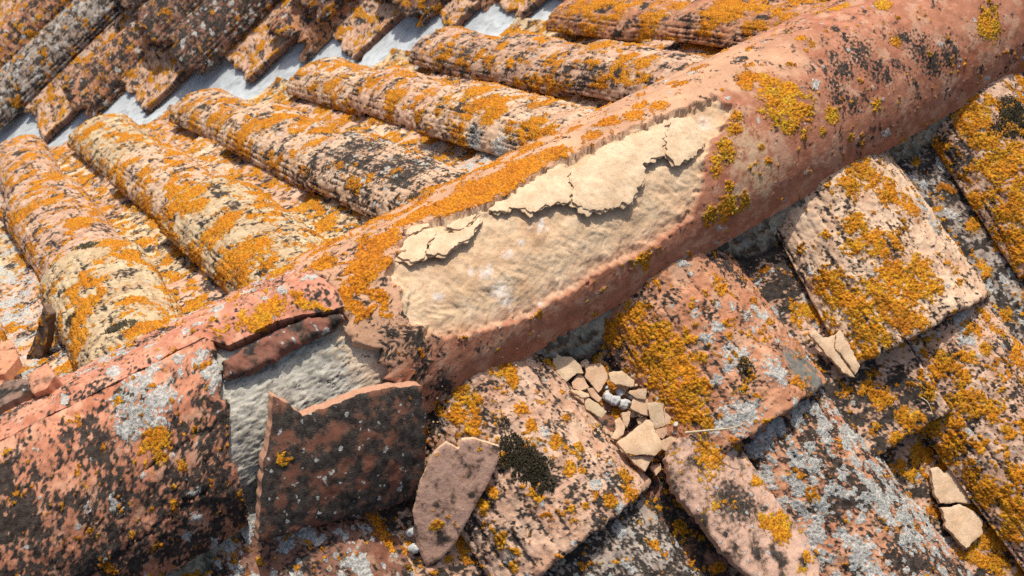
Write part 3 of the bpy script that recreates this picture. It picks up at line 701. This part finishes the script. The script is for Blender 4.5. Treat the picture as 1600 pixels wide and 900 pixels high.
noise_grid('mortar_core', core, 260, 230, .0014, .0014, .0008, M_MORTAR, ridge, core_col, 1, 'grey cracked mortar laid bare where the ridge tile broke')
def bed(U, V):
    x = -.45+1.75*U; k = np.array([0, .25, .6, 1.0]); y = np.interp(V, k, [-.088, -.105, -.110, -.116]); z = np.interp(V, k, [-.024, -.037, -.066, -.130])
    w = .006*np.sin(x*23)+.004*np.sin(x*57+1)
    return np.stack([x, y-w*V, z+.3*w], -1)
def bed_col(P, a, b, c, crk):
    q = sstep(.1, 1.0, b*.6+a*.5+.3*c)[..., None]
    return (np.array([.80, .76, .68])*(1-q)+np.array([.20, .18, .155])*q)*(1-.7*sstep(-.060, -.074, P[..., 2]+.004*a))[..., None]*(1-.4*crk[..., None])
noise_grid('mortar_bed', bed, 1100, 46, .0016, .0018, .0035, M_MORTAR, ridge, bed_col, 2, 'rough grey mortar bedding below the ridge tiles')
def bed2(U, V):
    x = -.45+1.75*U; k = np.array([0, .3, 1.0]); y = np.interp(V, k, [.08, .105, .15]); z = np.interp(V, k, [-.02, -.06, -.16])
    return np.stack([x, y, z], -1)
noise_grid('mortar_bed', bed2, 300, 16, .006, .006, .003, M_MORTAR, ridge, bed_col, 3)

# valley sheets of painted metal and dark planes added below the tiles to stop light leaks
vf = empty('valley_flashing', valley(.5), 'pale grey metal valley sheet between the two tiled slopes', 'flashing')
vdir = np.array([1, -.954]); vdir /= np.linalg.norm(vdir); qdir = np.array([.954, 1]); qdir /= np.linalg.norm(qdir)
def vz(x, y):
    a = ZL-.078-y*TL; b = CO-.016+x*TO; d = a-b; return .5*(a+b+np.sqrt(d*d+.0006))
segs = [(-.75, .235), (.222, .70), (.687, 1.12), (1.107, 1.9)]
for i, (xa, xb) in enumerate(segs):
    def sheet(U, V, i=i, xa=xa, xb=xb):
        x0 = xa+(xb-xa)*U; y0 = VY0-.954*x0; c = -.26+.54*V
        x, y = x0+qdir[0]*c, y0+qdir[1]*c
        return np.stack([x, y, vz(x, y)+.004*(1-U)+.0025*i+.004*np.sin(x0*9+i)*np.sin(c*11)], -1)
    noise_grid('sheet', sheet, 90, 100, .008, .0072, .0010, M_METAL, vf, lambda P, a, b, c, crk: np.ones(a.shape+(3,))*(1-.22*sstep(-.2, 1.6, a+.5*b)-.25*sstep(1.2, 2.2, b+.5*c))[..., None]*np.array([1, .99, .97]), 20+i)
def light_stop(name, cs, label):
    o = mesh_object(name, np.array(cs), [np.array([[0, 1, 2, 3]])], M_LIGHT_STOP); o['kind'] = 'structure'; o['label'] = label; return o
light_stop('light_stop_plane', [pR(-1.2, -.02, -.13), pR(2, -.02, -.13), pR(2, -1.2, -.13), pR(-1.2, -1.2, -.13)], 'dark plane added below the near tiles to stop light leaks')
light_stop('light_stop_plane', [pL(-1.2, .02, -.125), pL(2.2, .02, -.125), pL(2.2, 2.6, -.125), pL(-1.2, 2.6, -.125)], 'dark plane added below the sunlit tiles to stop light leaks')
light_stop('light_stop_plane', [pO(-.6, .2, -.05), pO(4, .2, -.05), pO(4, 5, -.05), pO(-.6, 5, -.05)], 'dark plane added below the far tiles to stop light leaks')

def lump(name, c, ax, mat, parent=None, col=(1, 1, 1), rough=.22, sub=3, seed=0, flat=None):
    """irregular rounded stone; ax = three half axes as vectors"""
    import bmesh
    bm = bmesh.new(); bmesh.ops.create_icosphere(bm, subdivisions=sub, radius=1); V = []
    for v in bm.verts:
        q = v.co*(1+rough*vnoise(v.co+Vector((seed*3.1, 0, 0)), 1.1, 3)+.3*rough*vnoise(v.co, 4, 2)); V.append(np.array(c)+q.x*ax[0]+q.y*ax[1]+q.z*ax[2])
    Fq = np.array([[v.index for v in f.verts] for f in bm.faces]); bm.free()
    return mesh_object(name, np.array(V), [Fq], mat, parent, np.tile(np.array(col), (len(V), 1)))
EX, EY, EZ = np.eye(3)

# ------------------------------------------------------------------ loose broken pieces
SB = [(k, hit(x, y)[0], r*.00075) for k, l in {'o': [(440,715,9),(640,620,8),(1100,720,20),(1095,748,16),(1050,718,15),(1090,700,14),(1085,735,14),(1215,825,16),(1225,815,12),(1180,715,8),(1170,705,7),(1275,865,8),(1160,880,8),(1265,870,7),(735,750,6),(705,805,6),(712,815,6)], 'k': [(1130,785,25),(1150,795,22),(1090,685,18),(1040,760,20)], 'w': [(1150,690,10),(650,625,8),(650,650,8)]}.items() for x, y, r in l]
def at_plane(o, n):
    """move the growth spots onto the plate's plane along the line of sight"""
    out = []
    for k, P, r in SB:
        d = P-CAM; t = ((o-CAM)@n)/(d@n); out.append((k, CAM+d*t, r))
    return out
# big dark shard leaning on the mortar
xa, ta = on_ridge(545, 612, .97); Pa = np.array([xa, -R*.97*math.cos(ta), ZC+RH*.97*math.sin(ta)])
Pb, Pc = hit(400, 845)[0], hit(650, 778)[0]
n = np.cross(Pb-Pa, Pc-Pa); n /= np.linalg.norm(n); n = n if n@(CAM-Pa) > 0 else -n
o0 = (Pa+Pb+Pc)/3+n*.012
o = px_plate('tile_shard', [(434,628),(455,636),(475,652),(500,642),(560,616),(610,604),(655,600),(657,640),(656,700),(652,765),(600,788),(520,805),(440,825),(397,838),(402,780),(410,720),(425,680)], o0, n, .013, curve=.16, cdir=(1, 0, 0), res=.0018, mat=M_CLAY, col=(.19, .075, .045), edge=(.50, .27, .17), O=0, K=.78, W=.05, relief=.0006, pblobs=at_plane(o0, n), seed=41)
tag(o, 'large dark red-brown tile shard leaning against the bare grey mortar', 'tile shard')
# pale pink shard
h1 = hit(700, 860)[0]; h2 = hit(760, 720)[0]; h3 = hit(670, 700)[0]+NR1*.02
n = np.cross(h2-h1, h3-h1); n /= np.linalg.norm(n); n = n if n@(CAM-h1) > 0 else -n
o0 = (h1+h2+h3)/3+n*.006
o = px_plate('tile_shard', [(676,706),(697,689),(716,699),(722,685),(738,683),(780,696),(775,722),(762,750),(738,793),(712,843),(690,869),(666,884),(651,850),(645,800),(655,752)], o0, n, .0065, curve=.6, cdir=(.2, -1, -.4), res=.0016, mat=M_CLAY, col=(.60, .36, .25), edge=(.66, .46, .30), O=.03, K=.14, W=.0, relief=.0003, pblobs=at_plane(o0, n), seed=42, jit=.0003)
tag(o, 'smooth pale pink tile shard beside the dark shard, resting against the mossy tile', 'tile shard')
# broken tile end in the channel
o0 = pR(.345, -.315, -.020); n = NR1+np.array([-.10, 0, 0])
o = px_plate('tile_shard', [(1045,692),(1080,680),(1135,675),(1160,690),(1190,740),(1205,765),(1240,800),(1270,840),(1287,880),(1285,930),(1200,935),(1140,880),(1120,860),(1085,812),(1045,765),(1035,720)], o0, n, .014, curve=.11, cdir=(0, -1, -.5), res=.0018, mat=M_CLAY, col=(.60, .38, .27), edge=(.5, .3, .2), O=.06, K=.30, W=.04, relief=.0008, jit=.0010, pblobs=at_plane(o0, n), seed=43)
tag(o, 'broken pinkish tile end with orange lichen lying below the heap of flakes', 'tile shard')
o0 = pR(.30, -.34, -.052); n = NR1+np.array([.25, 0, 0])
o = px_plate('tile_shard', [(1012,802),(1050,788),(1085,800),(1120,858),(1150,905),(1120,940),(1080,935),(1050,880),(1025,838)], o0, n, .012, curve=.12, cdir=(0, -1, -.5), mat=M_CLAY, col=(.52, .27, .19), edge=(.4, .2, .13), O=.02, K=.35, W=.05, seed=44)
tag(o, 'dark spotted tile piece tucked under the broken pinkish tile end', 'tile shard')

# chips left of the broken ridge tile, on the sunlit side
CH = [([(0,552),(24,545),(36,572),(16,598),(-14,604),(-20,560)], (10, 575), (.1, .5, .9), .012, (.62, .27, .15), 'fresh orange clay chip at the left edge above the ridge'),
      ([(55,600),(85,582),(98,601),(86,620),(64,631)], (75, 605), (-.1, .1, 1), .013, (.62, .29, .17), 'small squarish orange clay chip on the ridge behind the lichened tile'),
      ([(-20,606),(10,600),(27,616),(5,622),(-20,624)], (5, 612), (.2, .2, .9), .008, (.58, .24, .14), 'thin orange clay sliver below the fresh orange chip'),
      ([(42,585),(52,556),(66,520),(78,474),(88,488),(84,530),(70,572),(58,588)], (65, 545), (-.75, -.35, .55), .010, (.20, .13, .09), 'dark upright tile splinter stuck beside the lichened tile'),
      ([(-10,640),(15,608),(50,606),(62,620),(40,634),(0,655)], (30, 625), (.0, .35, .95), .010, (.24, .15, .11), 'dark flat tile chip lying under the orange chips')]
for i, (pix, c, n, th, colr, lab) in enumerate(CH):
    h = hit(*c); n = np.array(n, float); n /= np.linalg.norm(n)
    o = px_plate('clay_chip', pix, h[0]+NL1*(.012 if i != 4 else .004)+(NL1*.02 if i == 3 else 0), n, th, mat=M_CLAY, col=colr, edge=colr, K=.15 if i < 3 else .5, O=0 if i != 3 else .15, W=.02, seed=60+i, res=.002)
    tag(o, lab, 'clay chip')

# heap of cream flakes in the channel (outlines measured in a 0.2444 px grid from 840, 530)
HEAP = [
 ([(270,150),(310,130),(330,155),(300,185),(275,180)], 'tiny flake peeking out behind the two uppermost flakes of the heap'),
 ([(195,335),(230,332),(320,355),(325,375),(280,380)], 'thin flake wedged against the near tile at the left of the heap'),
 ([(215,280),(260,220),(300,260),(330,310),(270,335),(225,320)], 'brownish triangular flake below the uppermost flake'),
 ([(100,80),(150,115),(210,115),(265,160),(290,220),(245,220),(180,275),(120,230),(90,175)], 'uppermost large tan flake at the top left of the heap'),
 ([(310,315),(345,315),(405,380),(385,405),(340,370)], 'narrow flake under the squarish upper flake, beside the grey pebbles'),
 ([(300,170),(400,155),(440,220),(445,260),(385,350),(340,290),(300,245)], 'squarish tan flake second from the top of the heap'),
 ([(290,370),(330,385),(440,465),(405,505),(305,450)], 'pinkish wedge flake left of the grey pebbles'),
 ([(500,295),(590,310),(555,335),(510,310)], 'small sliver under the pentagonal flake'),
 ([(455,215),(535,205),(615,265),(610,305),(495,290),(460,270)], 'pentagonal flake at the right of the squarish upper flake'),
 ([(580,345),(640,320),(695,315),(690,385),(640,380)], 'brown angular flake just right of the grey pebbles'),
 ([(575,460),(620,480),(615,505),(585,500)], 'little chip between the pebbles and the double flake'),
 ([(800,405),(815,470),(850,500),(845,540),(815,545)], 'thin sliver along the right side of the double flake'),
 ([(585,450),(610,380),(700,390),(710,495),(660,480)], 'left half of the double tan flake right of the pebbles'),
 ([(700,400),(800,410),(815,550),(750,570),(720,500)], 'right half of the double tan flake right of the pebbles'),
 ([(530,470),(575,470),(580,520),(565,570),(540,545)], 'small upright flake below the grey pebbles'),
 ([(490,520),(520,505),(555,560),(545,610),(500,645),(465,635),(495,580)], 'curved tan flake leaning on the near tile, left of the largest flake'),
 ([(630,510),(690,500),(700,515),(640,550)], 'small flake just above the largest flake'),
 ([(715,820),(780,800),(785,840),(750,880)], 'dull brown flake at the lowest tip of the heap'),
 ([(570,745),(740,755),(700,810),(680,850),(620,800)], 'pale flake just below the largest flake'),
 ([(750,580),(820,560),(830,600),(800,635),(765,620)], 'shaded flake right of the largest flake'),
 ([(785,650),(850,620),(900,645),(880,680),(820,715),(795,700)], 'pale flake touching the right corner of the largest flake'),
 ([(880,690),(935,690),(925,720),(880,710)], 'tiny cream flake beside the orange-lichened broken tile end'),
 ([(500,665),(580,610),(640,560),(690,520),(730,520),(745,600),(780,650),(790,710),(745,745),(560,735)], 'largest bright cream flake of the heap in the channel')]
rnd = random.Random(5)
for i, (q, lab) in enumerate(HEAP):
    pix = [(840+x*.2444, 530+y*.2444) for x, y in q]; c = np.mean(pix, 0); h = hit(*c)
    hs = [hit(*p) for p in pix]; top = max(((z[0]-h[0])@NR1) for z in hs if z is not None and abs((z[0]-h[0])@NR1) < .02)
    n = .45*h[1]+.55*NR1+np.array([rnd.uniform(-.14, .14), rnd.uniform(-.14, .14), 0])
    tint = rnd.uniform(.86, 1.05); warm = rnd.uniform(.86, 1.0)
    o = px_plate('clay_flake', pix, h[0]+NR1*(.0025+.6*max(0, top)+.0005*i), n, rnd.uniform(.0020, .0032), curve=rnd.choice([None, .10, .16]), mat=M_CREAM, col=(tint, tint*warm, tint*warm*.95), res=.0020, jit=.0004, relief=.0005, seed=80+i)
    tag(o, 'cream clay flake: '+lab if False else lab, 'clay flake', 'cream clay flakes fallen into the tile channels')
for i, (pix, lab) in enumerate((
  ([(1262,522),(1272,517),(1284,529),(1303,526),(1300,545),(1322,572),(1332,590),(1318,585),(1290,556)], 'cracked cream flake lying left of the orange-lichened square tile'),
  ([(1304,524),(1310,518),(1324,540),(1341,574),(1334,588),(1324,570),(1303,546)], 'narrow cream flake split from the cracked one beside the square tile'),
  ([(1450,735),(1462,731),(1472,741),(1482,732),(1490,735),(1505,765),(1514,789),(1490,785),(1466,787),(1458,775)], 'upper of two pale flakes lying alone at the lower right'),
  ([(1468,795),(1495,789),(1520,800),(1532,815),(1530,835),(1505,858),(1475,825)], 'lower of two pale flakes lying alone at the lower right'))):
    c = np.mean(pix, 0); h = hit(*c); n = NR1*1.0
    if i < 2: h = (hit(1292, 545)[0]+NR1*.006,); n = NR1+np.array([-.15, 0, 0])
    o = px_plate('clay_flake', pix, h[0]+NR1*(.004+.002*(i == 1)), n, .0045, mat=M_CREAM, col=(1.02, .96, .92), res=.002, jit=.0008, relief=.0005, seed=120+i)
    tag(o, lab, 'clay flake', 'cream clay flakes fallen into the tile channels')
PEB = [((947, 622), 7.5, 'leftmost pale grey pebble among the clay flakes'), ((966, 614), 6.5, 'uppermost pale grey pebble among the clay flakes'), ((972, 634), 8, 'lower right grey pebble among the clay flakes'), ((957, 628), 8, 'middle grey pebble among the clay flakes'), ((984, 622), 3.2, 'tiny pebble right of the grey pebbles'), ((945, 606), 3.2, 'tiny pebble just above the grey pebbles'), ((1054, 664), 3.2, 'tiny white pebble right of the double flake'),
       ((641, 832), 7, 'upper white pebble left of the pale pink shard'), ((646, 857), 7, 'lower white pebble left of the pale pink shard')]
for i, (c, r, lab) in enumerate(PEB):
    h = hit(*c); rr = r*.0006; a = rnd.uniform(0, 3)
    e1 = np.array([math.cos(a), math.sin(a), 0]); e2 = np.array([-math.sin(a), math.cos(a), 0])
    o = lump('pebble', h[0]+NR1*rr*1.3, (e1*rr*1.2, e2*rr, EZ*rr*.8), M_STONE, None, (1, 1, 1.0), .35, 3, i+3); tag(o, lab, 'pebble', 'small pale pebbles on the near slope')

# a dry straw, and the shard's edge sliver drawn as the same thin tube
def straw(pts, r, lab, seed):
    P = np.array(pts, float); k = 14; t = np.linspace(0, 1, k); Q = np.stack([np.interp(t, np.linspace(0, 1, len(P)), P[:, j]) for j in range(3)], -1)
    for _ in range(2): Q[1:-1] = .25*Q[:-2]+.5*Q[1:-1]+.25*Q[2:]
    V = []
    for i in range(k):
        d = Q[min(i+1, k-1)]-Q[max(i-1, 0)]; d /= np.linalg.norm(d); s = np.cross(d, [0, 0, 1.]); s /= np.linalg.norm(s); u = np.cross(s, d); rr = r*(1-.7*i/(k-1))
        for j in range(6): a = j*math.pi/3; V.append(Q[i]+rr*(s*math.cos(a)+u*math.sin(a)))
    F = np.array([[i*6+j, i*6+(j+1) % 6, (i+1)*6+(j+1) % 6, (i+1)*6+j] for i in range(k-1) for j in range(6)])
    tag(mesh_object('straw', V, [F], M_STRAW_SLIVER), lab, 'straw')
straw([hit(*q)[0]+NR1*l for q, l in (((1062, 681), .014), ((1100, 679), .020), ((1130, 677), .022), ((1148, 668), .02))], .0012, 'thin pale edge sliver across the top of the broken tile end', 1)
straw([hit(*q)[0]+NR1*.003 for q in ((1436, 622), (1446, 628), (1452, 640), (1455, 652))], .0006, 'thin pale straw on the lichened tile at the right', 2)

# ------------------------------------------------------------------ moss cushions (uncountable tufts, one part each on its tile)
for i, cl in enumerate(MOSS):
    rng = np.random.default_rng(900+i); Vm, Fm = [], []; own_i = None
    for (x, y, r) in cl:
        h = hit(x, y); rr = r*h[3]/FPX; nn = Vector(h[1]); own_i = h[2] if own_i is None else own_i
        e1 = np.cross(h[1], [0, 0, 1.0]); e1 /= np.linalg.norm(e1); e2 = np.cross(h[1], e1)
        for _ in range(int(900*(r/30)**2)+40):
            a, q = rng.uniform(0, 6.283), math.sqrt(rng.uniform())
            q *= 1+.25*math.sin(a*3+i)+.12*math.sin(a*7)
            p = h[0]+(e1*math.cos(a)+e2*math.sin(a))*q*rr
            z = BVH.ray_cast(Vector(p+h[1]*.02), -nn)
            if z[0] is None or z[3] > .035: continue
            hgt = rng.uniform(.0018, .0042)*(1.15-.6*q); w = rng.uniform(.0006, .0012)
            b = np.array(z[0])+h[1]*.0002; tip = b+h[1]*hgt+rng.normal(0, .0009, 3); k = len(Vm)
            for j in range(3):
                t = 2.094*j+a; Vm.append(b+w*(e1*math.cos(t)+e2*math.sin(t)))
            Vm.append(tip); Fm += [(k, k+1, k+3), (k+1, k+2, k+3), (k+2, k, k+3)]
    o = mesh_object('moss', np.array(Vm), [np.array(Fm)], M_MOSS, SURF[own_i].obj, smooth=False); o['kind'] = 'stuff'
print('done', round(time.time()-T0, 1), 's')

# thick dark underside of the snapped upper half of the ridge tile
o = plate('broken_edge', rp([(349,562),(372,548),(405,528),(440,510),(478,496),(532,488),(541,497),(526,512),(500,524),(470,541),(438,560),(398,581),(366,592),(350,590)]), ridge_map(.935), .0085, res=.0014, jit=.0010, relief=.0016, mat=M_CLAY, parent=rs.obj, col=(.235, .095, .062), edge=(.235, .095, .062), K=.35, W=.05, seed=77, rnd=.55, rw=.006)
o['label'] = 'thick dark red-brown broken edge'

# crumbs of clay and grit in the channels: too small to count, one mass
rng = np.random.default_rng(31); Vc, Fc, Cc = [], [], []
oct_v = np.array([(1, 0, 0), (-1, 0, 0), (0, 1, 0), (0, -1, 0), (0, 0, 1), (0, 0, -1)], float); oct_f = np.array([(0, 2, 4), (2, 1, 4), (1, 3, 4), (3, 0, 4), (2, 0, 5), (1, 2, 5), (3, 1, 5), (0, 3, 5)])
for (cx, cy, sx, sy, n_) in ((955, 620, 60, 55, 170), (1010, 700, 45, 35, 70), (1290, 540, 30, 30, 30), (690, 640, 30, 40, 40), (60, 600, 50, 40, 40), (1480, 790, 40, 50, 25), (850, 560, 40, 25, 40)):
    for _ in range(n_):
        h = hit(cx+rng.normal(0, sx*.6), cy+rng.normal(0, sy*.6))
        if h is None or h[3] > 1.4: continue
        r = .0007*rng.uniform(.6, 1)*2**(rng.uniform()**2*1.9); q = oct_v*rng.uniform(.5, 1.2, (6, 1))*r*np.array([1.2, 1, .7]); a = rng.uniform(0, 6.3); q = q@np.array([[math.cos(a), math.sin(a), 0], [-math.sin(a), math.cos(a), 0], [0, 0, 1]])
        Fc.append(oct_f+len(Vc)*6); Vc.append(q+h[0]+h[1]*r*.4); t = rng.uniform(.35, 1.0); Cc.append(np.tile([t, t*rng.uniform(.85, 1), t*.9], (6, 1)))
o = mesh_object('crumbs', np.concatenate(Vc), [np.concatenate(Fc)], M_CREAM, None, np.concatenate(Cc), smooth=False)
tag(o, 'tiny clay crumbs and grit scattered in the channels around the flakes', 'crumbs', None, 'stuff')
